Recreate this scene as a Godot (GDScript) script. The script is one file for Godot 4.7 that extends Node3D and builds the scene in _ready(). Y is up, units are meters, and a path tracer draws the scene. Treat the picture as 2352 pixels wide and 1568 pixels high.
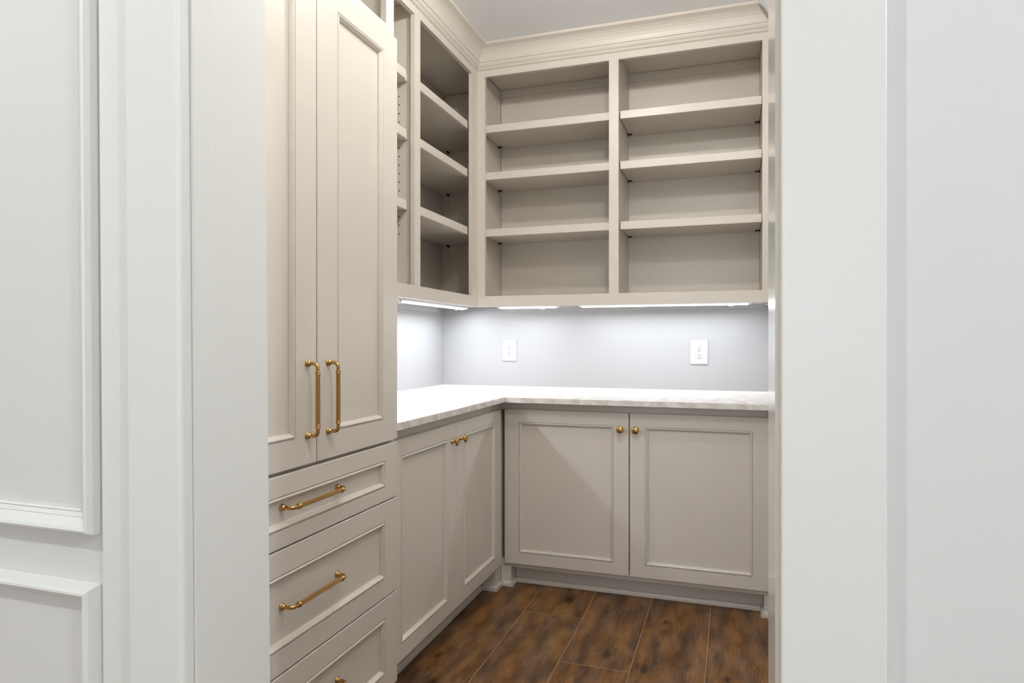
extends Node3D
# A walk-in pantry seen through a cased opening.  x to the right, y up, -z into the pantry; the camera stands at x = 0, z = 0.

const EYE := 1.1765
const CEIL := 2.677
const WALL_LEFT := -1.6233
const WALL_BACK := -3.594
const WALL_RIGHT := 0.178
const FRONT := -0.64          # hall face of the wall with the opening
const FRONT_IN := -0.772      # pantry face of it
const UF := -1.2501           # face of the left wall cabinet
const ZF := -3.1866           # face of the rear wall cabinet
const UB := 1.3533            # underside of both
const TX := -1.02             # face frame of the tall cabinet
const BX := -1.0661           # face frame of the left base cabinet
const BZ := -3.0315           # face frame of the rear base cabinet

var M := {}
var taken := {}

# ------------------------------------------------------------------ mesh builder
class MB:
	var st := SurfaceTool.new()
	var lean := 0.0                     # out of plumb: metres sideways per metre up, from eye height
	func _init():
		st.begin(Mesh.PRIMITIVE_TRIANGLES)
		st.set_smooth_group(-1)
	func smooth(on: bool):
		st.set_smooth_group(0 if on else -1)
	func tri(a: Vector3, b: Vector3, c: Vector3):      # counter-clockwise seen from outside
		for v in [a, c, b]: st.add_vertex(Vector3(v.x + lean * (v.y - EYE), v.y, v.z))
	func quad(a: Vector3, b: Vector3, c: Vector3, d: Vector3):
		tri(a, b, c); tri(a, c, d)
	func tri_out(a: Vector3, b: Vector3, c: Vector3, mid: Vector3):
		if (b - a).cross(c - a).dot((a + b + c) / 3.0 - mid) < 0.0: tri(a, c, b)
		else: tri(a, b, c)
	func quad_out(a: Vector3, b: Vector3, c: Vector3, d: Vector3, mid: Vector3):
		if (b - a).cross(c - a).dot((a + b + c + d) / 4.0 - mid) < 0.0: quad(a, d, c, b)
		else: quad(a, b, c, d)
	func box(lo: Vector3, hi: Vector3, ch := 0.0012):
		var mid := (lo + hi) / 2.0
		var h := (hi - lo) / 2.0
		ch = minf(ch, minf(h.x, minf(h.y, h.z)) * 0.6)
		var P = func(sx, sy, sz, ax):
			var v := Vector3(sx * (h.x - ch), sy * (h.y - ch), sz * (h.z - ch))
			if ax == 0: v.x = sx * h.x
			if ax == 1: v.y = sy * h.y
			if ax == 2: v.z = sz * h.z
			return mid + v
		for s in [-1, 1]:
			quad_out(P.call(s, -1, -1, 0), P.call(s, 1, -1, 0), P.call(s, 1, 1, 0), P.call(s, -1, 1, 0), mid)
			quad_out(P.call(-1, s, -1, 1), P.call(1, s, -1, 1), P.call(1, s, 1, 1), P.call(-1, s, 1, 1), mid)
			quad_out(P.call(-1, -1, s, 2), P.call(1, -1, s, 2), P.call(1, 1, s, 2), P.call(-1, 1, s, 2), mid)
			for t in [-1, 1]:
				quad_out(P.call(s, t, -1, 0), P.call(s, t, 1, 0), P.call(s, t, 1, 1), P.call(s, t, -1, 1), mid)
				quad_out(P.call(s, -1, t, 0), P.call(s, 1, t, 0), P.call(s, 1, t, 2), P.call(s, -1, t, 2), mid)
				quad_out(P.call(-1, s, t, 1), P.call(1, s, t, 1), P.call(1, s, t, 2), P.call(-1, s, t, 2), mid)
				for u in [-1, 1]:
					tri_out(P.call(s, t, u, 0), P.call(s, t, u, 1), P.call(s, t, u, 2), mid)
	# nested rectangles in the xy plane facing +z: each loop is [left, right, bottom, top, z]
	func loops(ls: Array, fill := false):
		var pts := []
		for l in ls:
			pts.append([Vector3(l[0], l[2], l[4]), Vector3(l[1], l[2], l[4]), Vector3(l[1], l[3], l[4]), Vector3(l[0], l[3], l[4])])
		for i in pts.size() - 1:
			for k in 4:
				var n := (k + 1) % 4
				quad(pts[i][k], pts[i][n], pts[i + 1][n], pts[i + 1][k])
		if fill:
			var e = pts[-1]
			quad(e[0], e[1], e[2], e[3])
	# a polygon in two axes pushed along the third
	func prism(poly: PackedVector2Array, a0: float, a1: float, axis := 1):
		var at = func(p: Vector2, a: float) -> Vector3:
			if axis == 1: return Vector3(p.x, a, p.y)
			if axis == 0: return Vector3(a, p.y, p.x)
			return Vector3(p.x, p.y, a)
		var ids := Geometry2D.triangulate_polygon(poly)
		var up: Vector3 = (at.call(Vector2.ZERO, a1) - at.call(Vector2.ZERO, a0)).normalized()
		for i in range(0, ids.size(), 3):
			var a: Vector3 = at.call(poly[ids[i]], a1)
			var b: Vector3 = at.call(poly[ids[i + 1]], a1)
			var c: Vector3 = at.call(poly[ids[i + 2]], a1)
			var low := up * (a1 - a0)
			if (b - a).cross(c - a).dot(up) < 0.0:
				tri(a, c, b); tri(a - low, b - low, c - low)
			else:
				tri(a, b, c); tri(a - low, c - low, b - low)
		var turn := Geometry2D.is_polygon_clockwise(poly)
		if axis == 1: turn = not turn
		if axis == 0: turn = not turn
		for i in poly.size():
			var p := poly[i]
			var q := poly[(i + 1) % poly.size()]
			if turn: quad(at.call(q, a0), at.call(p, a0), at.call(p, a1), at.call(q, a1))
			else: quad(at.call(p, a0), at.call(q, a0), at.call(q, a1), at.call(p, a1))
	# profile of (radius, distance) turned round an axis
	func lathe(profile: Array, origin: Vector3, axis: Vector3, n := 20):
		axis = axis.normalized()
		var u := axis.cross(Vector3.UP if absf(axis.y) < 0.9 else Vector3.RIGHT).normalized()
		var w := axis.cross(u)
		for i in profile.size() - 1:
			for k in n:
				var d0 := u * cos(TAU * k / n) + w * sin(TAU * k / n)
				var d1 := u * cos(TAU * (k + 1) / n) + w * sin(TAU * (k + 1) / n)
				var p: Vector2 = profile[i]
				var q: Vector2 = profile[i + 1]
				var a := origin + axis * p.y + d0 * p.x
				var b := origin + axis * p.y + d1 * p.x
				var c := origin + axis * q.y + d1 * q.x
				var d := origin + axis * q.y + d0 * q.x
				if p.x < 1e-6: tri(a, c, d)
				elif q.x < 1e-6: tri(a, b, c)
				else: quad(a, b, c, d)
	func tube(path: Array, r: float, n := 12, capped := true):
		var rings := []
		var side := Vector3.ZERO
		for i in path.size():
			var t: Vector3 = (path[mini(i + 1, path.size() - 1)] - path[maxi(i - 1, 0)]).normalized()
			if side == Vector3.ZERO: side = t.cross(Vector3(0.31, 0.87, 0.38)).normalized()
			side = (side - t * side.dot(t)).normalized()
			var w := t.cross(side)
			var ring := []
			for k in n: ring.append(path[i] + (side * cos(TAU * k / n) + w * sin(TAU * k / n)) * r)
			rings.append(ring)
		for i in rings.size() - 1:
			for k in n:
				var m := (k + 1) % n
				quad(rings[i][k], rings[i][m], rings[i + 1][m], rings[i + 1][k])
		if capped:
			for k in range(1, n - 1):
				tri(rings[0][0], rings[0][k + 1], rings[0][k])
				tri(rings[-1][0], rings[-1][k], rings[-1][k + 1])
	# profile of (out, height) carried along a level path with mitred corners; «out» points to the right of the way walked, clockwise from above
	func sweep(path: Array, prof: Array, start_cut := Vector2.ZERO, end_cut := Vector2.ZERO):
		var norm := []
		for i in path.size() - 1:
			var d: Vector2 = (path[i + 1] - path[i]).normalized()
			norm.append(Vector2(-d.y, d.x))
		var rows := []
		for i in path.size():
			var m: Vector2
			if i == 0: m = start_cut if start_cut != Vector2.ZERO else norm[0]
			elif i == path.size() - 1: m = end_cut if end_cut != Vector2.ZERO else norm[-1]
			else: m = (norm[i - 1] + norm[i]) / (1.0 + norm[i - 1].dot(norm[i]))
			var row := []
			for p in prof: row.append(Vector3(path[i].x + m.x * p.x, p.y, path[i].y + m.y * p.x))
			rows.append(row)
		for i in rows.size() - 1:
			for k in prof.size() - 1:
				quad(rows[i][k], rows[i + 1][k], rows[i + 1][k + 1], rows[i][k + 1])
		for e in [0, rows.size() - 1]:
			for k in range(1, prof.size() - 1): tri(rows[e][0], rows[e][k], rows[e][k + 1])
	func done() -> ArrayMesh:
		st.generate_normals()
		return st.commit()

func numbered(called: String) -> String:
	var n: int = taken.get(called, 0)
	taken[called] = n + 1
	return called if n == 0 else "%s_%03d" % [called, n]

func obj(called: String, b: MB, mat: Material, parent: Node = null) -> MeshInstance3D:
	return inst(called, b.done(), mat, parent)

func inst(called: String, mesh: Mesh, mat: Material, parent: Node = null) -> MeshInstance3D:
	var o := MeshInstance3D.new()
	o.name = numbered(called) if parent == null else called
	o.mesh = mesh
	o.material_override = mat
	o.cast_shadow = GeometryInstance3D.SHADOW_CASTING_SETTING_ON
	(self if parent == null else parent).add_child(o, true)
	return o

func tag(o: Node, label: String, category: String, group := "", kind := "") -> Node:
	o.set_meta("label", label)
	o.set_meta("category", category)
	if group: o.set_meta("group", group)
	if kind: o.set_meta("kind", kind)
	return o

func thing(called: String, label: String, category: String, at := Vector3.ZERO, turn := 0.0, group := "", kind := "") -> Node3D:
	var o := Node3D.new()
	o.name = numbered(called)
	add_child(o)
	o.position = at
	o.rotation.y = turn
	tag(o, label, category, group, kind)
	return o

func boxpart(called: String, lo: Vector3, hi: Vector3, mat: Material, parent: Node, ch := 0.0012) -> MeshInstance3D:
	var b := MB.new()
	b.box(lo, hi, ch)
	return obj(called, b, mat, parent)

func sub(parent: Node, kind: String) -> void:
	parent.set_meta("kind", kind)

# ------------------------------------------------------------------ materials
func paint(c: Color, rough: float, brush := 0.0, spec := 0.5) -> StandardMaterial3D:
	var m := StandardMaterial3D.new()
	m.albedo_color = c
	m.roughness = rough
	m.metallic_specular = spec
	if brush > 0.0:
		m.normal_enabled = true
		m.normal_scale = brush
		m.normal_texture = M.brush
		m.uv1_triplanar = true
		m.uv1_world_triplanar = true
		m.uv1_scale = Vector3(2.2, 2.2, 2.2)
	return m

func brush_map() -> ImageTexture:
	var n := FastNoiseLite.new()
	n.seed = 5
	n.frequency = 0.06
	n.fractal_octaves = 4
	var im := n.get_seamless_image(512, 64)
	im.convert(Image.FORMAT_RGBA8)
	im.resize(512, 512, Image.INTERPOLATE_CUBIC)
	im.bump_map_to_normal_map(2.0)
	return ImageTexture.create_from_image(im)

func noise_image(sd: int, freq: float, w: int, h: int, oct := 3) -> PackedByteArray:
	var n := FastNoiseLite.new()
	n.seed = sd
	n.frequency = freq
	n.fractal_octaves = oct
	return n.get_image(w, h).get_data()

func stretched(sd: int, freq: float, w: int, h: int, small: int, oct := 3) -> PackedByteArray:
	var n := FastNoiseLite.new()
	n.seed = sd
	n.frequency = freq
	n.fractal_octaves = oct
	var im := n.get_image(w, small)
	im.resize(w, h, Image.INTERPOLATE_CUBIC)
	return im.get_data()

func wood_texture(sd: int, warm: float) -> ImageTexture:
	var w := 320
	var h := 1440
	var blotch := stretched(sd, 0.0095, w, h, 460, 4)
	var tone := stretched(sd + 1, 0.0065, w, h, 420, 3)
	var field := stretched(sd + 2, 0.0045, w, h, 430, 2)
	var grain := stretched(sd + 3, 0.16, w, h, 54, 3)
	var fibre := stretched(sd + 4, 0.5, w, h, 300, 2)
	var rnd := RandomNumberGenerator.new()
	rnd.seed = sd
	var knots := []
	for i in 2: knots.append([rnd.randf_range(50, w - 50), rnd.randf_range(100, h - 100), rnd.randf_range(9, 15)])
	var out := PackedByteArray()
	out.resize(w * h * 3)
	var dark := Vector3(58, 39, 24)
	var ash := Vector3(110, 82, 60)
	var amber := Vector3(124, 84, 44)
	var pale := Vector3(160, 122, 84)
	for y in h:
		for x in w:
			var i := y * w + x
			var t := 0.57 + (blotch[i] - 128) / 128.0 * 0.31 + (tone[i] - 128) / 128.0 * 0.12
			var kd := 0.0
			var ring := field[i] * 0.15 + (x - w * 0.5) * (x - w * 0.5) * 0.00016
			for k in knots:
				var dx: float = (x - k[0]) / k[2]
				var dy: float = (y - k[1]) / (k[2] * 1.9)
				var d2 := dx * dx + dy * dy
				if d2 < 60.0:
					var e := exp(-d2 * 0.11)
					ring += e * 2.6
					kd += exp(-d2 * 0.9) * 0.75 + e * 0.16
			var s := sin(ring * TAU)
			t -= maxf(0.0, s) * s * (0.07 + 0.34 * maxf(0.0, tone[i] / 255.0 - 0.3))
			t += (grain[i] - 128) / 128.0 * 0.20 + (fibre[i] - 128) / 128.0 * 0.20 - kd
			t = clampf(t, 0.0, 1.0)
			var mid := ash.lerp(amber, clampf((tone[i] - 128) / 60.0 + warm, 0.0, 1.0))
			var c := dark.lerp(mid, t * 2.0) if t < 0.5 else mid.lerp(pale, t * 2.0 - 1.0)
			out[i * 3] = int(c.x)
			out[i * 3 + 1] = int(c.y)
			out[i * 3 + 2] = int(c.z)
	return ImageTexture.create_from_image(Image.create_from_data(w, h, false, Image.FORMAT_RGB8, out))

func stone_texture() -> ImageTexture:
	var w := 768
	var a := noise_image(11, 0.004, w, w, 5)
	var b := noise_image(12, 0.012, w, w, 5)
	var c := noise_image(13, 0.11, w, w, 3)
	var out := PackedByteArray()
	out.resize(w * w * 3)
	for i in w * w:
		var v := absf((a[i] - 128) / 128.0)
		var vein := exp(-v * v * 40.0) * 0.55
		var t := clampf(0.62 + (b[i] - 128) / 128.0 * 0.65 - vein * 0.5 + (c[i] - 128) / 128.0 * 0.25, 0.0, 1.0)
		var q := Vector3(204, 196, 187).lerp(Vector3(236, 233, 229), t)
		out[i * 3] = int(q.x); out[i * 3 + 1] = int(q.y); out[i * 3 + 2] = int(q.z)
	return ImageTexture.create_from_image(Image.create_from_data(w, w, false, Image.FORMAT_RGB8, out))

func make_materials() -> void:
	M.brush = brush_map()
	M.cab = paint(Color8(214, 207, 197), 0.36, 0.10)
	M.trim = paint(Color8(226, 226, 220), 0.36, 0.10, 0.45)
	M.gloss = paint(Color8(226, 226, 220), 0.16)
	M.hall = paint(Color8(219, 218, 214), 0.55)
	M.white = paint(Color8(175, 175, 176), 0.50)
	M.ceil = paint(Color8(245, 246, 248), 0.90)
	M.edge = paint(Color8(203, 194, 180), 0.40)  # beige light off the tall cabinet, put into the colour
	M.hole = paint(Color8(30, 25, 20), 0.9)
	M.pin = paint(Color8(14, 12, 11), 0.45)
	M.plastic = paint(Color8(195, 195, 198), 0.35)
	M.slot = paint(Color8(60, 58, 58), 0.6)
	M.caulk = paint(Color8(246, 246, 246), 0.5)
	M.core = paint(Color8(204, 168, 124), 0.7)
	M.inside = paint(Color8(120, 108, 92), 0.6)
	M.brass = StandardMaterial3D.new()
	M.brass.albedo_color = Color8(194, 154, 96)
	M.brass.metallic = 1.0
	M.brass.roughness = 0.27
	M.steel = StandardMaterial3D.new()
	M.steel.albedo_color = Color8(200, 200, 200)
	M.steel.metallic = 1.0
	M.steel.roughness = 0.4
	M.stone = StandardMaterial3D.new()
	M.stone.albedo_texture = stone_texture()
	M.stone.uv1_triplanar = true
	M.stone.uv1_world_triplanar = true
	M.stone.uv1_scale = Vector3(1.4, 1.4, 1.4)
	M.stone.roughness = 0.25
	M.wood = []
	for i in 5:
		var m := StandardMaterial3D.new()
		m.albedo_texture = wood_texture(100 + i * 10, [0.2, 0.75, 0.0, 0.5, 0.9][i])
		m.roughness = 0.5
		m.metallic_specular = 0.4
		M.wood.append(m)
	M.led = glow(Color(0.97, 0.98, 1.0), 1.6)
	M.day = glow(Color(0.93, 0.965, 1.0), 1.2)  # glow of the added hall window
	M.can = glow(Color(1.0, 0.97, 0.93), 3.0)

func glow(c: Color, e: float) -> StandardMaterial3D:
	var m := StandardMaterial3D.new()
	m.albedo_color = Color8(235, 235, 235)
	m.emission_enabled = true
	m.emission = c
	m.emission_energy_multiplier = e
	return m

# ------------------------------------------------------------------ cabinet fronts (local axes: x right, y up, z out of the front)
const BEAD := [[0.0, 0.0], [0.0006, -0.0032], [0.0022, -0.0034], [0.0030, -0.0010], [0.0040, 0.0008], [0.0056, 0.0019], [0.0074, 0.0017], [0.0094, -0.0003], [0.0120, -0.0038], [0.0142, -0.0066], [0.0152, -0.0115]]

func front(called: String, x0: float, x1: float, y0: float, y1: float, sl: float, sr: float, rb: float, rt: float, parent: Node, t := 0.0195) -> MeshInstance3D:
	var w := x1 - x0
	var h := y1 - y0
	var e := 0.0016
	var b := MB.new()
	b.loops([[0, w, 0, h, 0.0], [0, w, 0, h, t - e], [e, w - e, e, h - e, t], [sl, w - sr, rb, h - rt, t], [sl, w - sr, rb, h - rt, 0.0], [0, w, 0, h, 0.0]])
	var d := obj(called, b, M.cab, parent)
	d.position = Vector3(x0, y0, 0.0005)
	b = MB.new()
	var ls := []
	for p in BEAD: ls.append([sl + p[0], w - sr - p[0], rb + p[0], h - rt - p[0], t + p[1]])
	b.loops(ls)
	obj("panel_moulding", b, M.cab, d)
	b = MB.new()
	var k := 0.013
	b.loops([[sl + k, w - sr - k, rb + k, h - rt - k, t - 0.0115]], true)
	b.loops([[sl + k, w - sr - k, rb + k, h - rt - k, t - 0.0165], [sl + k, w - sr - k, rb + k, h - rt - k, t - 0.0115]])
	obj("centre_panel", b, M.cab, d)
	return d

# brass bar pull standing on the front: a and b are its two feet in the front's own axes
func pull(parent: Node, a: Vector3, b: Vector3) -> MeshInstance3D:
	var m := MB.new()
	m.smooth(true)
	var z := Vector3(0, 0, 1)
	var along := (b - a).normalized()
	var out := 0.031
	var r := 0.0052
	var foot := [Vector2(0, 0), Vector2(0.0088, 0), Vector2(0.0092, 0.0012), Vector2(0.0086, 0.0030), Vector2(0.0066, 0.0042), Vector2(0.0070, 0.0052), Vector2(0.0074, 0.0064), Vector2(0.0068, 0.0076), Vector2(0.0050, 0.0092), Vector2(0.0044, 0.0105)]
	m.lathe(foot, a, z, 20)
	m.lathe(foot, b, z, 20)
	var bend := 0.013
	for s in [[a, along], [b, -along]]:
		var path := [s[0] + z * 0.008, s[0] + z * (out - bend)]
		for i in range(1, 7):
			var q := PI / 2 * i / 6
			path.append(s[0] + z * (out - bend + bend * sin(q)) + s[1] * bend * (1.0 - cos(q)))
		path.append(s[0] + z * out + s[1] * 0.024)
		m.tube(path, r * 0.92, 12, false)
		var ring := [Vector2(0.0046, 0.0), Vector2(0.0068, 0.0006), Vector2(0.0072, 0.0016), Vector2(0.0068, 0.0026), Vector2(0.0054, 0.0034), Vector2(0.0056, 0.0048), Vector2(0.0070, 0.0056), Vector2(0.0074, 0.0068), Vector2(0.0070, 0.0080), Vector2(0.0050, 0.0088)]
		m.lathe(ring, s[0] + z * out + s[1] * 0.020, s[1], 20)
	# the reeded bar
	m.smooth(false)
	var len := (b - a).length() - 0.048
	var p0 := a + z * out + along * 0.024
	var n := 36
	var u := z
	var v := along.cross(u)
	for k in n:
		var r0 := 0.0058 if k % 3 != 0 else 0.0051
		var r1 := 0.0058 if (k + 1) % 3 != 0 else 0.0051
		var d0 := (u * cos(TAU * k / n) + v * sin(TAU * k / n)) * r0
		var d1 := (u * cos(TAU * (k + 1) / n) + v * sin(TAU * (k + 1) / n)) * r1
		m.quad(p0 + d0, p0 + d1, p0 + d1 + along * len, p0 + d0 + along * len)
	return obj("pull_handle", m, M.brass, parent)

func knob(parent: Node, at: Vector3) -> MeshInstance3D:
	var m := MB.new()
	m.smooth(true)
	var prof := [Vector2(0, 0), Vector2(0.0086, 0), Vector2(0.0090, 0.0014), Vector2(0.0080, 0.0030), Vector2(0.0064, 0.0042), Vector2(0.0066, 0.0056), Vector2(0.0058, 0.0070), Vector2(0.0047, 0.0095), Vector2(0.0046, 0.0125), Vector2(0.0060, 0.0150), Vector2(0.0115, 0.0175), Vector2(0.0158, 0.0200), Vector2(0.0170, 0.0226), Vector2(0.0162, 0.0250), Vector2(0.0130, 0.0272), Vector2(0.0075, 0.0288), Vector2(0, 0.0294)]
	m.lathe(prof, at, Vector3(0, 0, 1), 24)
	return obj("knob", m, M.brass, parent)

func frame_mesh(w: float, h0: float, h1: float, openings: Array, t := 0.019) -> MB:
	# a face frame: a sheet t thick with rectangular openings, front at z = 0, built from its members as a grid without the openings
	var b := MB.new()
	var xs := [0.0, w]
	var ys := [h0, h1]
	for o in openings:
		for v in [o[0], o[1]]:
			if not v in xs: xs.append(v)
		for v in [o[2], o[3]]:
			if not v in ys: ys.append(v)
	xs.sort(); ys.sort()
	var solid = func(i, j):
		if i < 0 or j < 0 or i >= xs.size() - 1 or j >= ys.size() - 1: return false
		var cx: float = (xs[i] + xs[i + 1]) / 2
		var cy: float = (ys[j] + ys[j + 1]) / 2
		for o in openings:
			if cx > o[0] and cx < o[1] and cy > o[2] and cy < o[3]: return false
		return true
	for i in xs.size() - 1:
		for j in ys.size() - 1:
			if not solid.call(i, j): continue
			var x0: float = xs[i]
			var x1: float = xs[i + 1]
			var y0: float = ys[j]
			var y1: float = ys[j + 1]
			b.quad(Vector3(x0, y0, 0), Vector3(x1, y0, 0), Vector3(x1, y1, 0), Vector3(x0, y1, 0))
			b.quad(Vector3(x0, y0, -t), Vector3(x0, y1, -t), Vector3(x1, y1, -t), Vector3(x1, y0, -t))
			if not solid.call(i - 1, j): b.quad(Vector3(x0, y0, -t), Vector3(x0, y0, 0), Vector3(x0, y1, 0), Vector3(x0, y1, -t))
			if not solid.call(i + 1, j): b.quad(Vector3(x1, y0, 0), Vector3(x1, y0, -t), Vector3(x1, y1, -t), Vector3(x1, y1, 0))
			if not solid.call(i, j - 1): b.quad(Vector3(x0, y0, 0), Vector3(x0, y0, -t), Vector3(x1, y0, -t), Vector3(x1, y0, 0))
			if not solid.call(i, j + 1): b.quad(Vector3(x0, y1, -t), Vector3(x0, y1, 0), Vector3(x1, y1, 0), Vector3(x1, y1, -t))
	return b

func shoe(parent: Node, a: Vector2, b: Vector2, out: Vector2) -> void:
	# a strip of shoe moulding on the floor from a to b (x, z), standing out towards «out»
	var d := (b - a).normalized()
	var m := MB.new()
	var prof := [Vector2(0, 0.0005), Vector2(0.0125, 0.0005), Vector2(0.0125, 0.012), Vector2(0.0105, 0.0185), Vector2(0.006, 0.0225), Vector2(0, 0.0235)]
	var row := []
	for e in [a, b]:
		var r := []
		for p in prof: r.append(Vector3(e.x + out.x * p.x, p.y, e.y + out.y * p.x))
		row.append(r)
	var mid := Vector3((a.x + b.x) / 2 + out.x * 0.005, 0.010, (a.y + b.y) / 2 + out.y * 0.005)
	for k in prof.size():
		var n := (k + 1) % prof.size()
		m.quad_out(row[0][k], row[1][k], row[1][n], row[0][n], mid)
	for e in 2:
		for k in range(1, prof.size() - 1): m.tri_out(row[e][0], row[e][k], row[e][k + 1], mid)
	obj("shoe_moulding", m, M.cab, parent)

# ------------------------------------------------------------------ pieces of the place
func ceiling_light(at: Vector3, e: float, label: String, warm := Color(1.0, 0.96, 0.91)) -> void:
	# slim surface-mounted disc light with a shallow domed lens
	var t := thing("ceiling_light", label, "ceiling light", at, 0.0, "round disc lights on the ceiling")
	var b := MB.new()
	b.smooth(true)
	b.lathe([Vector2(0.092, -0.0005), Vector2(0.093, 0.008), Vector2(0.090, 0.013), Vector2(0.084, 0.015), Vector2(0.079, 0.012)], Vector3.ZERO, Vector3.DOWN, 32)
	obj("trim_ring", b, M.plastic, t)
	b = MB.new()
	b.smooth(true)
	b.lathe([Vector2(0.081, 0.009), Vector2(0.078, 0.018), Vector2(0.066, 0.026), Vector2(0.046, 0.031), Vector2(0.022, 0.033), Vector2(0.0, 0.0335)], Vector3.ZERO, Vector3.DOWN, 32)
	obj("lens", b, M.can, t)
	var l := OmniLight3D.new()
	l.light_energy = e
	l.light_color = warm
	l.omni_range = 12.0
	l.omni_attenuation = 2.0
	l.light_size = 0.022
	l.shadow_enabled = true
	l.position = Vector3(0, -0.058, 0)
	t.add_child(l)

func added_hall_window(at: Vector3, w: float, h: float, e: float) -> void:
	# unseen window added behind the camera to send soft fill into the pantry
	var t := thing("window_1", "added white framed window in the hall, a fill light for the pantry", "window", at, 0.0, "", "structure")
	boxpart("window_frame", Vector3(-w / 2 - 0.09, h / 2, -0.022), Vector3(w / 2 + 0.09, h / 2 + 0.09, -0.0005), M.trim, t)
	boxpart("window_sill", Vector3(-w / 2 - 0.11, -h / 2 - 0.03, -0.06), Vector3(w / 2 + 0.11, -h / 2, -0.0005), M.trim, t)
	for s in [-1, 1]: boxpart("window_frame", Vector3(s * (w / 2 + 0.045) - 0.045, -h / 2, -0.022), Vector3(s * (w / 2 + 0.045) + 0.045, h / 2, -0.0005), M.trim, t)
	boxpart("fill_pane", Vector3(-w / 2, -h / 2, -0.008), Vector3(w / 2, h / 2, -0.0005), M.day, t, 0.0)
	boxpart("glazing_bar", Vector3(-0.015, -h / 2, -0.016), Vector3(0.015, h / 2, -0.0085), M.trim, t)
	var l := AreaLight3D.new()
	l.area_size = Vector2(w - 0.02, h - 0.02)
	l.light_energy = e
	l.light_color = Color(0.93, 0.965, 1.0)
	l.area_range = 14.0
	l.area_attenuation = 2.0
	l.shadow_enabled = true
	l.position = Vector3(0, 0, -0.03)
	t.add_child(l)

func under_light(at: Vector3, length: float, turn: float, e: float, label: String) -> Node3D:
	# wedge-shaped bar light on the underside of a wall cabinet; local x along the bar, z towards the room, «at» in the middle of its flat top
	var t := thing("under_cabinet_light", label, "bar light", at, turn, "bar lights under the wall cabinets")
	var h := length / 2
	var b := MB.new()
	# cross-section in (z, y), narrower towards the ends, which are rounded off
	var cut := [Vector2(-0.024, 0.0), Vector2(-0.024, -0.0135), Vector2(-0.021, -0.0160), Vector2(0.0215, -0.0095), Vector2(0.024, -0.0070), Vector2(0.024, 0.0)]
	var rows := []
	for k in 7:
		var q := PI / 2 * k / 6
		rows.append([-h + 0.016 - 0.016 * cos(q), 0.35 + 0.65 * sin(q)])
	for k in 7:
		var q := PI / 2 * (6 - k) / 6
		rows.append([h - 0.016 + 0.016 * cos(q), 0.35 + 0.65 * sin(q)])
	for i in rows.size() - 1:
		var r0 = rows[i]
		var r1 = rows[i + 1]
		var mid := Vector3((r0[0] + r1[0]) / 2, -0.010, -0.008)
		for k in cut.size():
			var p: Vector2 = cut[k]
			var n: Vector2 = cut[(k + 1) % cut.size()]
			b.quad_out(Vector3(r0[0], p.y * r0[1], p.x * r0[1]), Vector3(r1[0], p.y * r1[1], p.x * r1[1]), Vector3(r1[0], n.y * r1[1], n.x * r1[1]), Vector3(r0[0], n.y * r0[1], n.x * r0[1]), mid)
	for r in [rows[0], rows[-1]]:
		for k in range(1, cut.size() - 1): b.tri_out(Vector3(r[0], cut[0].y * r[1], cut[0].x * r[1]), Vector3(r[0], cut[k].y * r[1], cut[k].x * r[1]), Vector3(r[0], cut[k + 1].y * r[1], cut[k + 1].x * r[1]), Vector3(0, -0.01, 0))
	obj("housing", b, M.plastic, t)
	var lens := Node3D.new()
	var face := Vector3(0, -0.0132, 0.0002)
	var tilt := Basis(Vector3(1, 0, 0), -atan2(0.0065, 0.0425))
	b = MB.new()
	b.box(Vector3(-h + 0.022, -0.0025, -0.0165), Vector3(h - 0.022, 0.002, 0.0165), 0.0015)
	lens.free()
	var d := obj("diffuser", b, M.led, t)
	d.transform = Transform3D(tilt, face)
	b = MB.new()
	b.box(Vector3(h - 0.115, -0.005, -0.0225), Vector3(h - 0.088, 0.001, -0.0135), 0.002)
	var sw := obj("rocker_switch", b, M.plastic, t)
	sw.transform = Transform3D(tilt, face + Vector3(0, -0.001, 0))
	var l := AreaLight3D.new()
	l.area_size = Vector2(length - 0.05, 0.030)
	l.light_energy = e
	l.light_color = Color(0.94, 0.965, 1.0)
	l.area_range = 6.0
	l.area_attenuation = 2.0
	l.shadow_enabled = true
	l.transform = Transform3D(tilt * Basis(Vector3(1, 0, 0), -PI / 2), face + tilt * Vector3(0, -0.0055, 0))
	t.add_child(l)
	return t

func cord(bar: Node3D, path: Array, plug := false) -> void:
	# white cord from the end of a bar light; path in scene coordinates
	var to := bar.transform.affine_inverse()
	var curve := Curve3D.new()
	for i in path.size():
		var d: Vector3 = (path[mini(i + 1, path.size() - 1)] - path[maxi(i - 1, 0)]) / 6.0
		curve.add_point(to * path[i], to.basis * -d, to.basis * d)
	var pts := []
	for i in 17: pts.append(curve.sample_baked(curve.get_baked_length() * i / 16.0))
	var b := MB.new()
	b.smooth(true)
	b.tube(pts, 0.0027, 8)
	obj("power_cord", b, M.plastic, bar)
	if plug:
		var e: Vector3 = to * path[-1]
		boxpart("connector", e + Vector3(-0.006, -0.014, -0.012), e + Vector3(0.022, 0.0055, 0.012), M.plastic, bar, 0.003)

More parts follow.
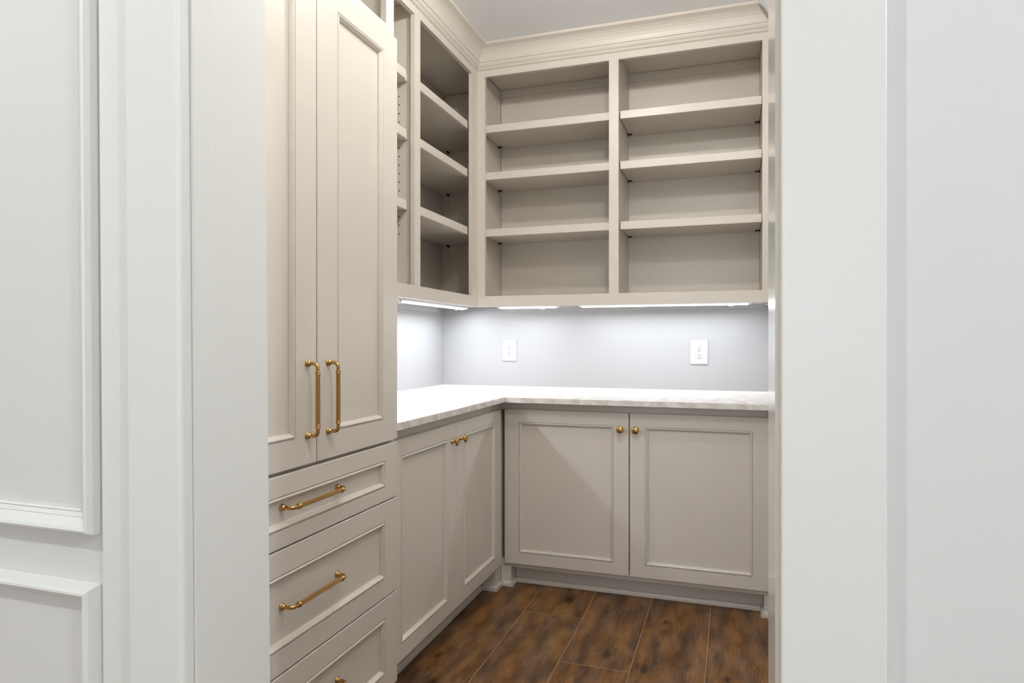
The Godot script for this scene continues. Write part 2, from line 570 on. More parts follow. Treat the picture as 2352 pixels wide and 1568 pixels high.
func outlet(at: Vector3, w: float, h: float, label: String) -> void:
	var t := thing("power_outlet", label, "outlet", at, 0.0, "duplex outlets on the back wall")
	var b := MB.new()
	b.loops([[-w / 2, w / 2, -h / 2, h / 2, 0.0003], [-w / 2, w / 2, -h / 2, h / 2, 0.003], [-w / 2 + 0.004, w / 2 - 0.004, -h / 2 + 0.004, h / 2 - 0.004, 0.0065]], true)
	obj("cover_plate", b, M.plastic, t)
	for s in [1, -1]:
		var poly := PackedVector2Array()
		for k in 24:
			var q := TAU * k / 24
			poly.append(Vector2(0.0172 * cos(q), clampf(0.0172 * sin(q), -0.0142, 0.0142) + s * 0.0195))
		b = MB.new()
		b.prism(poly, 0.006, 0.0082, 2)
		var r := obj("receptacle", b, M.plastic, t)
		b = MB.new()
		for x in [-0.0062, 0.0062]:
			b.box(Vector3(x - 0.001, s * 0.0195 + 0.0005, 0.0081), Vector3(x + 0.001, s * 0.0195 + (0.0085 if x > 0 else 0.0095), 0.0085), 0.0001)
		b.lathe([Vector2(0.0026, 0.0), Vector2(0.0026, 0.0004), Vector2(0, 0.0004)], Vector3(0, s * 0.0195 - 0.0068, 0.0081), Vector3(0, 0, 1), 12)
		obj("contact_slots", b, M.slot, r)
	b = MB.new()
	b.lathe([Vector2(0.0034, 0.0), Vector2(0.0030, 0.0012), Vector2(0, 0.0016)], Vector3(0, 0, 0.0064), Vector3(0, 0, 1), 14)
	obj("screw", b, M.plastic, t)

func shelf_pin(parent: Node, at: Vector3, inward: float) -> void:
	# black spoon-shaped pin under a shelf; «inward» is +1 where the panel is at the left
	var b := MB.new()
	b.box(at + Vector3(0 if inward > 0 else -0.003, -0.012, -0.006), at + Vector3(0.003 if inward > 0 else 0, 0.0, 0.007), 0.001)
	b.box(at + Vector3(0 if inward > 0 else -0.023, -0.0060, -0.007), at + Vector3(0.023 if inward > 0 else 0, -0.0004, 0.007), 0.0018)
	obj("shelf_pin", b, M.pin, parent)

func pin_holes(parent: Node, spots: Array, axis: Vector3) -> void:
	var b := MB.new()
	for s in spots: b.lathe([Vector2(0.0030, 0.0), Vector2(0.0030, 0.0005), Vector2(0, 0.0005)], s, axis, 8)
	var o := obj("pin_holes", b, M.hole, parent)
	o.set_meta("kind", "stuff")

func add_shelf(parent: Node, x0: float, x1: float, n0: float, n1: float, top: float, depth: float) -> void:
	# slab from x0 to x1 and its thicker nosing from n0 to n1, just behind the face frame
	var s := boxpart("shelf", Vector3(x0, top - 0.030, -depth), Vector3(x1, top - 0.0004, -0.0405), M.cab, parent, 0.0006)
	boxpart("shelf_nosing", Vector3(n0, top - 0.038, -0.0400), Vector3(n1, top, -0.0215), M.cab, s, 0.0014)

func wall_cabinets() -> void:
	var top := 2.584 - UB           # of the frame
	var o0 := 0.0551                # opening
	var o1 := 1.1783
	var inner := 2.585 - UB
	var shelves := [2.290 - UB, 2.047 - UB, 1.7555 - UB]
	# --- left wall
	var t := thing("wall_cabinet", "open beige shelving on the left wall, beside the tall cabinet", "cabinet", Vector3(UF, UB, -1.88), PI / 2)
	var end := 1.7135               # at the back wall
	var deep := UF - WALL_LEFT - 0.0005
	obj("face_frame", frame_mesh(1.3060, 0.0, top, [[0.045, 0.5986, o0, o1], [0.651, 1.236, o0, o1]]), M.cab, t)
	boxpart("side_panel", Vector3(0.0, 0.019, -deep), Vector3(0.018, top, -0.0195), M.cab, t)
	boxpart("partition", Vector3(0.614, o0 + 0.001, -0.3340), Vector3(0.634, inner - 0.001, -0.0195), M.cab, t)
	boxpart("end_panel", Vector3(1.610, 0.019, -deep), Vector3(1.628, top, -0.0195 - 0.03), M.cab, t)
	boxpart("cabinet_floor", Vector3(0.0185, 0.019, -deep), Vector3(1.6095, o0 - 0.0005, -0.0195), M.cab, t)
	boxpart("cabinet_top", Vector3(0.0185, inner, -deep), Vector3(1.6095, top + 0.012, -0.0195), M.cab, t)
	boxpart("back_panel", Vector3(0.0185, o0, -0.3470), Vector3(1.6095, inner - 0.0005, -0.3345), M.cab, t)
	boxpart("hanging_rail", Vector3(0.635, inner - 0.042, -0.3342), Vector3(1.609, inner - 0.0005, -0.3222), M.cab, t)
	for y in shelves:
		add_shelf(t, 0.0200, 0.6110, 0.0200, 0.5660, y, 0.330)
		add_shelf(t, 0.6360, 1.6080, 0.6520, 1.2270, y, 0.330)
		shelf_pin(t, Vector3(0.6138, y - 0.030, -0.13), -1.0)
		shelf_pin(t, Vector3(1.6098, y - 0.030, -0.295), -1.0)
	var spots := []
	for k in 20:
		var y := o0 + 0.22 + k * 0.036
		var clear := true
		for s in shelves:
			if y > s - 0.05 and y < s + 0.005: clear = false
		if clear: spots.append(Vector3(0.6139, y, -0.080))
	pin_holes(t, spots, Vector3(-1, 0, 0))
	spots = []
	for s in shelves:
		for k in 2: spots.append(Vector3(1.6099, s - 0.085 - 0.036 * k, -0.295))
	pin_holes(t, spots, Vector3(-1, 0, 0))
	boxpart("wall_cleat", Vector3(0.019, -0.006, -deep), Vector3(1.60, 0.0185, -deep + 0.019), M.white, t)
	# --- back wall
	t = thing("wall_cabinet", "open beige shelving on the back wall above the outlets", "cabinet", Vector3(UF, UB, ZF))
	end = WALL_RIGHT - UF
	deep = ZF - WALL_BACK - 0.0005
	obj("face_frame", frame_mesh(end - 0.0005, 0.0, top, [[0.0422, 0.6814, o0, o1], [0.7276, 1.3747, o0, o1]]), M.cab, t)
	boxpart("side_panel", Vector3(0.0005, 0.019, -0.3436), Vector3(0.0082, top, -0.0195), M.cab, t, 0.0008)
	boxpart("partition", Vector3(0.7090, o0 + 0.001, -0.3430), Vector3(0.7268, inner - 0.001, -0.0195), M.cab, t)
	boxpart("side_panel", Vector3(1.3755, 0.019, -deep), Vector3(1.3935, top, -0.0195), M.cab, t)
	boxpart("cabinet_floor", Vector3(0.0087, 0.019, -deep), Vector3(1.3750, o0 - 0.0005, -0.0195), M.cab, t)
	boxpart("cabinet_top", Vector3(0.0087, inner, -deep), Vector3(1.3750, top + 0.012, -0.0195), M.cab, t)
	boxpart("back_panel", Vector3(0.0087, o0, -0.3560), Vector3(1.3750, inner - 0.0005, -0.3436), M.cab, t)
	boxpart("hanging_rail", Vector3(0.0087, inner - 0.042, -0.3432), Vector3(0.7085, inner - 0.0005, -0.3312), M.cab, t)
	boxpart("hanging_rail", Vector3(0.7273, inner - 0.042, -0.3432), Vector3(1.3750, inner - 0.0005, -0.3312), M.cab, t)
	for y in shelves:
		add_shelf(t, 0.0120, 0.7060, 0.0120, 0.7060, y, 0.341)
		add_shelf(t, 0.7300, 1.3730, 0.7320, 1.3730, y, 0.341)
		shelf_pin(t, Vector3(0.0084, y - 0.030, -0.300), 1.0)
		shelf_pin(t, Vector3(0.7270, y - 0.030, -0.300), 1.0)
		shelf_pin(t, Vector3(1.3753, y - 0.030, -0.300), -1.0)
	spots = []
	for s in shelves:
		for k in 2: spots.append(Vector3(0.0083, s - 0.085 - 0.036 * k, -0.300))
	pin_holes(t, spots, Vector3(1, 0, 0))
	boxpart("wall_cleat", Vector3(0.0, -0.006, -deep), Vector3(end - 0.002, 0.0185, -deep + 0.019), M.white, t)

func base_cabinets() -> void:
	var top := 0.8890
	# --- left wall
	var t := thing("base_cabinet", "beige two-door base cabinet under the left worktop, with two knobs seen side on", "cabinet", Vector3(BX, 0, -1.88), PI / 2)
	var deep := BX - WALL_LEFT - 0.001
	obj("face_frame", frame_mesh(1.1512, 0.0945, top, [[0.040, 1.1480, 0.100, 0.8500]]), M.cab, t)
	var b := MB.new()
	b.box(Vector3(0, 0.10, -deep), Vector3(1.7125, top, -deep + 0.018))
	obj("back_panel", b, M.inside, t)
	boxpart("cabinet_floor", Vector3(0.0, 0.1, -deep + 0.0185), Vector3(1.150, 0.118, -0.0195), M.inside, t)
	boxpart("side_panel", Vector3(0.0, 0.1185, -deep + 0.0185), Vector3(0.018, top, -0.0195), M.inside, t)
	boxpart("end_panel", Vector3(1.150, 0.1, -deep + 0.0185), Vector3(1.168, top, -0.0195), M.inside, t)
	boxpart("leg", Vector3(1.0676, 0.0005, -0.0715), Vector3(1.1512, 0.0940, 0.0), M.cab, t)
	boxpart("toe_kick", Vector3(0.0, 0.0005, -0.0910), Vector3(1.0670, 0.0990, -0.0720), M.cab, t)
	shoe(t, Vector2(0.0, -0.0718), Vector2(1.0550, -0.0718), Vector2(0, 1))
	shoe(t, Vector2(1.0674, -0.0590), Vector2(1.0674, 0.0125), Vector2(-1, 0))
	shoe(t, Vector2(1.0674, 0.0002), Vector2(1.1385, 0.0002), Vector2(0, 1))
	var d := front("door", 0.0150, 0.5543, 0.1160, 0.8535, 0.0800, 0.0790, 0.0545, 0.0570, t)
	knob(d, Vector3(0.5134 - 0.0150, 0.785 - 0.1160, 0.0195))
	d = front("door", 0.5578, 1.0940, 0.1160, 0.8535, 0.0800, 0.0815, 0.0545, 0.0570, t)
	knob(d, Vector3(0.6014 - 0.5578, 0.785 - 0.1160, 0.0195))
	# --- back wall
	t = thing("base_cabinet", "beige two-door base cabinet along the back wall, crossed by a slanting shadow", "cabinet", Vector3(BX, 0, BZ))
	deep = BZ - WALL_BACK - 0.001
	var w := WALL_RIGHT - BX - 0.001
	obj("face_frame", frame_mesh(w, 0.0945, top, [[0.004, 1.190, 0.130, 0.8500]]), M.cab, t)
	b = MB.new()
	b.box(Vector3(0.02, 0.10, -deep), Vector3(w, top, -deep + 0.018))
	obj("back_panel", b, M.inside, t)
	boxpart("cabinet_floor", Vector3(0.0205, 0.1, -deep + 0.0185), Vector3(w - 0.0185, 0.118, -0.0195), M.inside, t)
	boxpart("side_panel", Vector3(0.002, 0.1, -deep + 0.0185), Vector3(0.020, top, -0.0195), M.inside, t)
	boxpart("side_panel", Vector3(w - 0.018, 0.1, -deep + 0.0185), Vector3(w, top, -0.0195), M.inside, t)
	boxpart("leg", Vector3(0.0004, 0.0005, -0.0715), Vector3(0.0516, 0.0940, 0.0), M.cab, t)
	boxpart("leg", Vector3(1.1908, 0.0005, -0.0715), Vector3(w, 0.0940, 0.0), M.cab, t)
	boxpart("toe_kick", Vector3(0.0520, 0.0005, -0.0910), Vector3(1.1904, 0.0990, -0.0720), M.cab, t)
	shoe(t, Vector2(0.0640, -0.0718), Vector2(1.1780, -0.0718), Vector2(0, 1))
	shoe(t, Vector2(0.0518, -0.0590), Vector2(0.0518, 0.0125), Vector2(1, 0))
	shoe(t, Vector2(0.0130, 0.0002), Vector2(0.0518, 0.0002), Vector2(0, 1))
	shoe(t, Vector2(1.1906, -0.0590), Vector2(1.1906, 0.0125), Vector2(-1, 0))
	shoe(t, Vector2(1.1906, 0.0002), Vector2(w, 0.0002), Vector2(0, 1))
	d = front("door", 0.0243, 0.6185, 0.1160, 0.8535, 0.0722, 0.0685, 0.0550, 0.0595, t)
	knob(d, Vector3(0.5816 - 0.0243, 0.779 - 0.1160, 0.0195))
	d = front("door", 0.6225, 1.2170, 0.1160, 0.8535, 0.0680, 0.0705, 0.0560, 0.0595, t)
	knob(d, Vector3(0.6508 - 0.6225, 0.7785 - 0.1160, 0.0195))

func tall_cabinet() -> void:
	var t := thing("tall_cabinet", "tall beige cabinet with two doors over three drawers and brass bar pulls", "cabinet", Vector3(TX, 0, -1.0), PI / 2)
	var w := 0.877
	var top := 2.584
	var deep := TX - WALL_LEFT - 0.001
	obj("face_frame", frame_mesh(w, 0.0945, top, [[0.049, 0.828, 0.14, 0.375], [0.049, 0.828, 0.425, 0.665], [0.049, 0.828, 0.715, 0.840], [0.049, 0.828, 0.900, 2.085], [0.049, 0.828, 2.160, 2.5316]]), M.cab, t)
	boxpart("side_panel", Vector3(0.0, 0.0005, -deep), Vector3(0.018, top, -0.0195), M.cab, t)
	boxpart("side_panel", Vector3(w - 0.018, 0.0005, -deep), Vector3(w, top, -0.0195), M.cab, t)
	boxpart("back_panel", Vector3(0.0185, 0.1, -deep), Vector3(w - 0.0185, top, -deep + 0.012), M.cab, t)
	boxpart("cabinet_floor", Vector3(0.0185, 0.1, -deep + 0.0125), Vector3(w - 0.0185, 0.118, -0.0195), M.cab, t)
	boxpart("cubby_floor", Vector3(0.0185, 2.140, -deep + 0.0125), Vector3(w - 0.0185, 2.158, -0.0195), M.cab, t)
	boxpart("cabinet_top", Vector3(0.0185, 2.570, -deep + 0.0125), Vector3(w - 0.0185, top, -0.0195), M.cab, t)
	boxpart("toe_kick", Vector3(0.0185, 0.0005, -0.0910), Vector3(w - 0.0185, 0.0990, -0.0720), M.cab, t)
	shoe(t, Vector2(0.019, -0.0718), Vector2(w - 0.019, -0.0718), Vector2(0, 1))
	var d := front("door", 0.0145, 0.4370, 0.8722, 2.1250, 0.086, 0.0845, 0.0690, 0.0690, t)
	pull(d, Vector3(0.3983 - 0.0145, 0.9435 - 0.8722, 0.0195), Vector3(0.3983 - 0.0145, 1.1220 - 0.8722, 0.0195))
	d = front("door", 0.4414, 0.8630, 0.8722, 2.1250, 0.0890, 0.0880, 0.0690, 0.0690, t)
	pull(d, Vector3(0.4870 - 0.4414, 0.9440 - 0.8722, 0.0195), Vector3(0.4870 - 0.4414, 1.1220 - 0.8722, 0.0195))
	for s in [[0.6935, 0.8635, 0.0415, 0.0480, 0.7850], [0.4015, 0.6895, 0.0570, 0.0580, 0.5510], [0.1135, 0.3975, 0.0550, 0.0600, 0.2666]]:
		d = front("drawer", 0.0145, 0.8630, s[0], s[1], 0.0770, 0.0770, s[2], s[3], t)
		pull(d, Vector3(0.3145 - 0.0145, s[4] - s[0], 0.0080), Vector3(0.5450 - 0.0145, s[4] - s[0], 0.0080))

func worktop() -> void:
	var x1 := WALL_RIGHT - 0.0008
	var t := thing("worktop", "L-shaped pale stone worktop on the two base cabinets", "countertop", Vector3(-1.0177, 0.8895, -2.9397))
	var o := t.position
	var c := 0.002
	var rim = func(e: float) -> PackedVector2Array:
		return PackedVector2Array([Vector2(WALL_LEFT + 0.0008 - o.x, -1.8785 - o.z), Vector2(-e, -1.8785 - o.z), Vector2(-e, -e), Vector2(x1 - o.x, -e), Vector2(x1 - o.x, WALL_BACK + 0.0008 - o.z), Vector2(WALL_LEFT + 0.0008 - o.x, WALL_BACK + 0.0008 - o.z)])
	var hs := [0.0, c, 0.0262 - c, 0.0262]
	var es := [c, 0.0, 0.0, c]
	var b := MB.new()
	for i in 3:
		var p: PackedVector2Array = rim.call(es[i])
		var q: PackedVector2Array = rim.call(es[i + 1])
		for k in 6:
			var n := (k + 1) % 6
			b.quad(Vector3(p[n].x, hs[i], p[n].y), Vector3(p[k].x, hs[i], p[k].y), Vector3(q[k].x, hs[i + 1], q[k].y), Vector3(q[n].x, hs[i + 1], q[n].y))
	for e in [[0.0262, 1.0], [0.0, -1.0]]:
		var p: PackedVector2Array = rim.call(c)
		var ids := Geometry2D.triangulate_polygon(p)
		for i in range(0, ids.size(), 3):
			b.tri_out(Vector3(p[ids[i]].x, e[0], p[ids[i]].y), Vector3(p[ids[i + 1]].x, e[0], p[ids[i + 1]].y), Vector3(p[ids[i + 2]].x, e[0], p[ids[i + 2]].y), Vector3(p[ids[i]].x, 0.013, p[ids[i]].y))
	obj("slab", b, M.stone, t)
	b = MB.new()
	b.sweep([Vector2(WALL_LEFT - o.x + 0.0008, -1.8785 - o.z), Vector2(WALL_LEFT - o.x + 0.0008, WALL_BACK - o.z + 0.0008), Vector2(x1 - o.x, WALL_BACK - o.z + 0.0008)], [Vector2(0.006, 0.0262), Vector2(0.0042, 0.0300), Vector2(0.0, 0.0330)])
	obj("caulk_bead", b, M.caulk, t)

func crown() -> void:
	var prof := [Vector2(0.0, 2.5640), Vector2(0.0090, 2.5690), Vector2(0.0110, 2.5740), Vector2(0.0090, 2.5790), Vector2(0.0150, 2.5830), Vector2(0.0190, 2.5900), Vector2(0.0195, 2.5980), Vector2(0.0245, 2.6000), Vector2(0.0250, 2.6060), Vector2(0.0270, 2.6200), Vector2(0.0325, 2.6340), Vector2(0.0420, 2.6470), Vector2(0.0540, 2.6560), Vector2(0.0690, 2.6620), Vector2(0.0750, 2.6640), Vector2(0.0770, 2.6670), Vector2(0.0770, 2.6766)]
	var closed := prof.duplicate()
	var b := MB.new()
	b.sweep([Vector2(TX, -1.0), Vector2(TX, -1.8775), Vector2(UF, -1.8775), Vector2(UF, ZF), Vector2(WALL_RIGHT, ZF)], closed, Vector2.ZERO, Vector2(-1, 1))
	tag(obj("trim_6", b, M.cab), "beige crown moulding along the top of the cabinets", "crown moulding", "", "structure")
	b = MB.new()
	b.sweep([Vector2(WALL_RIGHT, ZF), Vector2(WALL_RIGHT, FRONT_IN)], closed, Vector2(-1, 1))
	tag(obj("trim_7", b, M.ceil), "white crown moulding on the right pantry wall, meeting the beige crown", "crown moulding", "", "structure")

func lean(o: Node3D) -> void:
	# the left leg of the opening and its wall panelling stand a little out of plumb
	var p := Vector3(-0.6, EYE, 0)
	o.transform = Transform3D(Basis(), p) * Transform3D(Basis(Vector3(0, 0, 1), deg_to_rad(0.56)), Vector3.ZERO) * Transform3D(Basis(), -p) * o.transform

func opening() -> void:
	var head := 2.09
	# left leg
	var t := thing("trim_1", "white door casing and jamb on the left of the opening", "door casing", Vector3.ZERO, 0.0, "", "structure")
	var b := MB.new()
	b.prism(PackedVector2Array([Vector2(-0.6175, FRONT), Vector2(-0.6175, FRONT_IN), Vector2(-0.6365, FRONT_IN), Vector2(-0.6365, FRONT)]), -0.02, head)
	obj("door_jamb", b, M.trim, t)
	b = MB.new()
	var arc := PackedVector2Array([Vector2(-0.6215, FRONT + 0.0005)])
	for k in 7: arc.append(Vector2(-0.6275 + 0.006 * cos(PI / 2 * k / 6), -0.628 + 0.006 * sin(PI / 2 * k / 6)))
	arc.append_array(PackedVector2Array([Vector2(-0.7025, -0.622), Vector2(-0.7035, -0.6224), Vector2(-0.704, -0.6235), Vector2(-0.704, FRONT + 0.0005)]))
	b.prism(arc, -0.02, head + 0.08)
	obj("casing", b, M.trim, t)
	b = MB.new()
	b.prism(PackedVector2Array([Vector2(-0.700, FRONT + 0.0003), Vector2(-0.700, -0.6340), Vector2(-0.7598, -0.6340), Vector2(-0.7608, -0.6350), Vector2(-0.7608, FRONT + 0.0003)]), -0.02, head + 0.12)
	obj("wall_stile", b, M.trim, t)
	lean(t)
	# right leg
	t = thing("trim_2", "white door casing and jamb on the right of the opening, at the edge of the cabinets", "door casing", Vector3.ZERO, 0.0, "", "structure")
	b = MB.new()
	b.prism(PackedVector2Array([Vector2(0.0357, FRONT - 0.0005), Vector2(0.0547, FRONT - 0.0005), Vector2(0.0547, FRONT_IN), Vector2(0.0362, FRONT_IN)]), 0.0, head)
	obj("door_jamb", b, M.gloss, t)
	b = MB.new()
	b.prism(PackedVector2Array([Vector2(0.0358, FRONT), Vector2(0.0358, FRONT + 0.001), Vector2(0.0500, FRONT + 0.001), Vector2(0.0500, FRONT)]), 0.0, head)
	obj("jamb_edge_bounce", b, M.edge, t).set_meta("label", "jamb edge with beige bounce light painted in")  # beige stands in for light thrown back by the tall cabinet doors
	b = MB.new()
	arc = PackedVector2Array([Vector2(0.2, 0)])
	arc.clear()
	for k in 7: arc.append(Vector2(0.0395 + 0.002 - 0.002 * cos(PI / 2 * k / 6), -0.624 + 0.002 * sin(PI / 2 * k / 6)))
	arc.append_array(PackedVector2Array([Vector2(0.1202, -0.622), Vector2(0.1212, -0.6224), Vector2(0.1217, -0.6235), Vector2(0.1217, FRONT + 0.0003), Vector2(0.0395, FRONT + 0.0012)]))
	b.prism(arc, 0.0, head + 0.08)
	obj("casing", b, M.trim, t)
	# head
	t = thing("trim_3", "white head casing over the opening", "door casing", Vector3(0, head, 0), 0.0, "", "structure")
	boxpart("door_jamb", Vector3(-0.66, 0.001, FRONT_IN), Vector3(0.06, 0.020, FRONT - 0.0005), M.trim, t)
	boxpart("casing", Vector3(-0.704, 0.0815, FRONT + 0.0005), Vector3(0.122, 0.16, -0.622), M.trim, t)
	# the wall with the opening, one piece round it
	b = MB.new()
	b.prism(PackedVector2Array([Vector2(-3.0, 0), Vector2(-0.650, 0), Vector2(-0.650, 2.11), Vector2(0.0552, 2.11), Vector2(0.0552, 0), Vector2(2.3, 0), Vector2(2.3, CEIL), Vector2(-3.0, CEIL)]), FRONT_IN, FRONT, 2)
	tag(obj("wall_front", b, M.hall), "smooth white wall around the opening", "wall", "", "structure")
	# picture-frame panelling on the wall left of the casing
	var up := [[0.0, 0.0], [0.0, 0.004], [0.0022, 0.0060], [0.0035, 0.0045], [0.0050, 0.0060], [0.0085, 0.0085], [0.0100, 0.0080], [0.0112, 0.0100], [0.0200, 0.0175], [0.0235, 0.0190], [0.0262, 0.0180], [0.0290, 0.0110], [0.0300, 0.0]]
	var low := [[0.0, 0.0], [0.0, 0.0030], [0.0025, 0.0060], [0.0050, 0.0060], [0.0058, 0.0100], [0.0085, 0.0110], [0.0094, 0.0160], [0.0120, 0.0185], [0.0150, 0.0182], [0.0180, 0.0150], [0.0232, 0.0010], [0.0236, 0.0]]
	for s in [["trim_4", up, 0.9310, 2.40, "white picture-frame moulding high on the wall left of the casing"], ["trim_5", low, 0.16, 0.8672, "white picture-frame moulding low on the wall left of the casing"]]:
		b = MB.new()
		b.lean = -0.0098
		var ls := []
		var n: int = s[1].size()
		for i in n:
			var p = s[1][n - 1 - i]
			var d: float = s[1][n - 1][0] - p[0]
			ls.append([-2.20 + d, -0.7690 - d, s[2] + d, s[3] - d, FRONT + 0.0003 + p[1]])
		b.loops(ls)
		var o := obj(s[0], b, M.trim)
		tag(o, s[4], "wall moulding", "", "structure")

func shell() -> void:
	var b := MB.new()
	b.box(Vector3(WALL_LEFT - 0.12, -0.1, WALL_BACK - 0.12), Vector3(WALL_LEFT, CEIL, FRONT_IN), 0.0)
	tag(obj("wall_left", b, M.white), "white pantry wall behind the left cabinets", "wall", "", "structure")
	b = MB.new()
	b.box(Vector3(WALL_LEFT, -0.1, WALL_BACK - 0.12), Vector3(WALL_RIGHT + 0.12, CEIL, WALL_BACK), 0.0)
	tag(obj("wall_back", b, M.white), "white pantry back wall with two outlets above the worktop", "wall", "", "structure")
	b = MB.new()
	b.box(Vector3(WALL_RIGHT, -0.1, WALL_BACK), Vector3(WALL_RIGHT + 0.12, CEIL, FRONT_IN), 0.0)
	tag(obj("wall_right", b, M.hall), "white pantry wall at the right end of the rear cabinets", "wall", "", "structure")
	b = MB.new()
	b.box(Vector3(WALL_RIGHT - 0.013, 0.0005, -2.990), Vector3(WALL_RIGHT - 0.0003, 0.135, FRONT_IN - 0.002), 0.003)
	tag(obj("baseboard_right", b, M.trim), "white baseboard along the right pantry wall", "baseboard", "", "structure")
	for s in [["wall_hall_left", Vector3(-3.12, -0.1, FRONT_IN), Vector3(-3.0, CEIL, 3.6), "white wall at the left end of the hall"], ["wall_hall_right", Vector3(2.3, -0.1, FRONT_IN), Vector3(2.42, CEIL, 3.6), "white wall at the right end of the hall"], ["wall_hall_rear", Vector3(-3.0, -0.1, 3.48), Vector3(2.3, CEIL, 3.6), "white wall across the hall from the pantry"]]:
		b = MB.new()
		b.box(s[1], s[2], 0.0)
		tag(obj(s[0], b, M.hall), s[3], "wall", "", "structure")
	b = MB.new()
	b.box(Vector3(-3.12, CEIL, WALL_BACK - 0.12), Vector3(2.42, CEIL + 0.12, 3.6), 0.0)
	tag(obj("ceiling", b, M.ceil), "flat pale grey ceiling", "ceiling", "", "structure")
	# floor: a base with planks of wood-look vinyl on it
	var f := thing("floor", "brown wood-look plank floor", "floor", Vector3.ZERO, 0.0, "", "structure")
	boxpart("subfloor", Vector3(-3.0, -0.10, WALL_BACK), Vector3(2.3, -0.0009, 3.48), M.core, f, 0.0)
	var rnd := RandomNumberGenerator.new()
	rnd.seed = 21
	var pw := 0.2577
	var pl := 1.22
	var row := 0
	var first := -0.8670 - 3 * pw
	var butts := [0.0, -2.10, -1.95, -2.775, -2.375, -1.93, -2.10]
	while first + row * pw < WALL_RIGHT:
		var x0 := first + row * pw
		var z: float = (butts[row] if row < butts.size() else -2.3) - 2 * pl
		var n := 3
		while z < FRONT:
			var z0 := maxf(z, WALL_BACK + 0.001)
			var z1 := minf(z + pl, FRONT)
			var a := maxf(x0, WALL_LEFT + 0.001)
			var c := minf(x0 + pw, WALL_RIGHT - 0.001)
			if z1 > z0 + 0.02 and c > a + 0.008: plank(f, a, c, z0, z1, x0, z, pw, pl, M.wood[([3, 1, 1, 0, 3, 2, 1][row % 7] + n) % 5])
			n += 1
			z += pl
		row += 1
	# the hall beyond the opening, out of the picture
	plank(f, -2.999, 2.299, FRONT, 3.479, -3.0, FRONT, 5.3, 4.2, M.wood[1])
	f.get_child(f.get_child_count() - 1).name = "hall_boards"

func plank(f: Node, x0: float, x1: float, z0: float, z1: float, ux: float, uz: float, pw: float, pl: float, mat: Material) -> void:
	var st := SurfaceTool.new()
	st.begin(Mesh.PRIMITIVE_TRIANGLES)
	st.set_smooth_group(-1)
	var g := 0.0009
	var gz := 0.0016
	var e := 0.0005
	var P = func(x: float, y: float, z: float):
		st.set_uv(Vector2((x - ux) / pw, (z - uz) / pl))
		st.add_vertex(Vector3(x, y, z))
	var Q = func(a, b, c, d):
		for v in [a, c, b, a, d, c]: P.call(v.x, v.y, v.z)
	var o := [Vector3(x0 + g, -0.0009, z0 + gz), Vector3(x0 + g, -0.0009, z1 - gz), Vector3(x1 - g, -0.0009, z1 - gz), Vector3(x1 - g, -0.0009, z0 + gz)]
	var i := [Vector3(x0 + g + e, 0, z0 + gz + e), Vector3(x0 + g + e, 0, z1 - gz - e), Vector3(x1 - g - e, 0, z1 - gz - e), Vector3(x1 - g - e, 0, z0 + gz + e)]
	Q.call(i[0], i[1], i[2], i[3])
	for k in 4:
		var n := (k + 1) % 4
		Q.call(o[k], o[n], i[n], i[k])
	st.generate_normals()
	inst("floor_plank", st.commit(), mat, f)

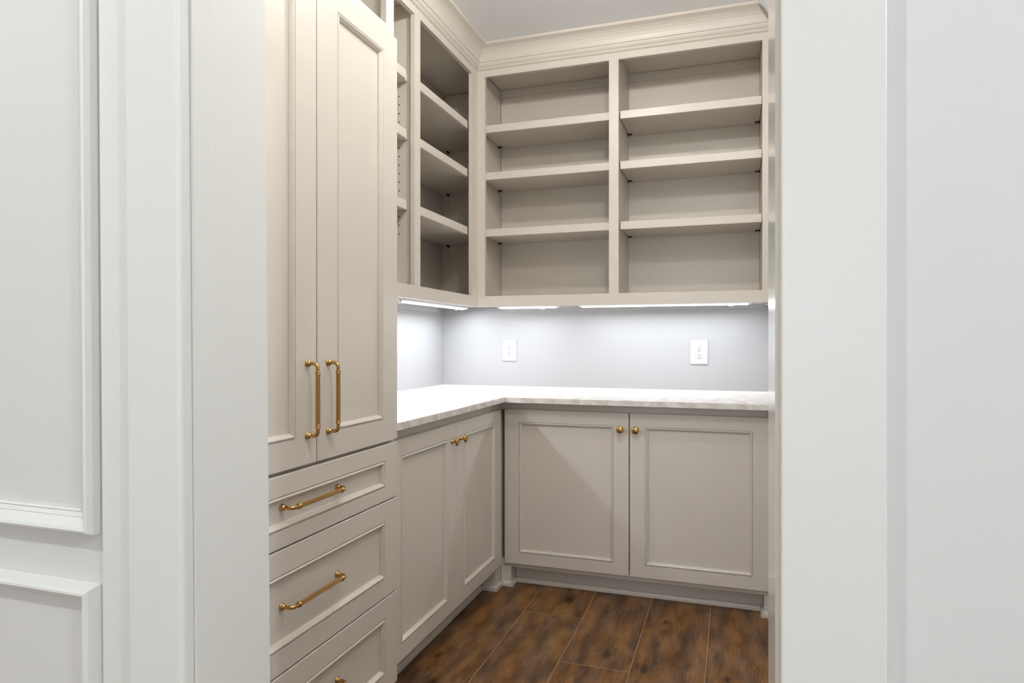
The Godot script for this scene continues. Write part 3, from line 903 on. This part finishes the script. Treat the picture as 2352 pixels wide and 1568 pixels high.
func _ready() -> void:
	# ---------------------------------------------------------------- camera, sky, exposure
	var cam := Camera3D.new()
	cam.name = "camera"
	cam.position = Vector3(0, EYE, 0)
	cam.rotation.y = 0.321612
	cam.fov = 54.416
	cam.near = 0.02
	cam.current = true
	add_child(cam)
	var env := Environment.new()
	env.background_mode = Environment.BG_COLOR
	env.background_color = Color(0.02, 0.02, 0.02)
	env.tonemap_mode = Environment.TONE_MAPPER_LINEAR
	env.tonemap_exposure = 1.30
	env.sdfgi_enabled = true
	env.ssao_enabled = true
	env.ssil_enabled = true
	var we := WorldEnvironment.new()
	we.environment = env
	add_child(we)
	make_materials()
	# ---------------------------------------------------------------- lamps
	ceiling_light(Vector3(-0.52, CEIL, -2.05), 0.37, "round disc light on the ceiling in the middle of the pantry", Color(1.0, 0.985, 0.96))
	ceiling_light(Vector3(-0.02, CEIL, -1.00), 0.38, "round disc light on the ceiling in the pantry, just inside the opening", Color(1.0, 0.99, 0.98))
	ceiling_light(Vector3(-1.10, CEIL, 0.55), 0.80, "round disc light on the ceiling in the hall, left of the opening", Color(0.97, 0.985, 0.975))
	ceiling_light(Vector3(1.80, CEIL, 0.50), 1.25, "round disc light on the ceiling in the hall, right of the opening", Color(0.92, 0.95, 1.0))
	added_hall_window(Vector3(-0.2, 1.45, 3.48), 2.0, 1.4, 2.3)
	var bar := under_light(Vector3(-1.440, UB + 0.0190, -3.100), 0.79, PI / 2, 0.36, "white bar light glowing under the left wall cabinet, in the corner")
	cord(bar, [Vector3(-1.440, 1.3640, -2.662), Vector3(-1.436, 1.3560, -2.675), Vector3(-1.428, 1.3480, -2.690), Vector3(-1.436, 1.3560, -2.703), Vector3(-1.440, 1.3640, -2.714)])
	under_light(Vector3(-1.440, UB + 0.0190, -2.290), 0.76, PI / 2, 0.36, "white bar light under the left wall cabinet, mostly behind the tall cabinet")
	bar = under_light(Vector3(-1.050, UB + 0.0190, -3.420), 0.36, 0.0, 0.11, "shorter white bar light glowing under the rear wall cabinet, above the left outlet")
	cord(bar, [Vector3(-0.880, 1.3650, -3.416), Vector3(-0.850, 1.3600, -3.408), Vector3(-0.815, 1.3610, -3.404), Vector3(-0.790, 1.3650, -3.412)])
	bar = under_light(Vector3(-0.343, UB + 0.0190, -3.420), 0.87, 0.0, 0.31, "longer white bar light glowing under the rear wall cabinet, above the right outlet")
	cord(bar, [Vector3(0.083, 1.3650, -3.420), Vector3(0.105, 1.3600, -3.412), Vector3(0.128, 1.3610, -3.404), Vector3(0.150, 1.3660, -3.404)], true)
	# ---------------------------------------------------------------- the place
	shell()
	opening()
	crown()
	tall_cabinet()
	base_cabinets()
	wall_cabinets()
	worktop()
	outlet(Vector3(-1.2113, 1.1245, WALL_BACK), 0.086, 0.119, "white duplex outlet on the back wall, nearer the corner")
	outlet(Vector3(-0.1685, 1.1210, WALL_BACK), 0.090, 0.128, "white duplex outlet on the back wall, nearer the opening's right side")
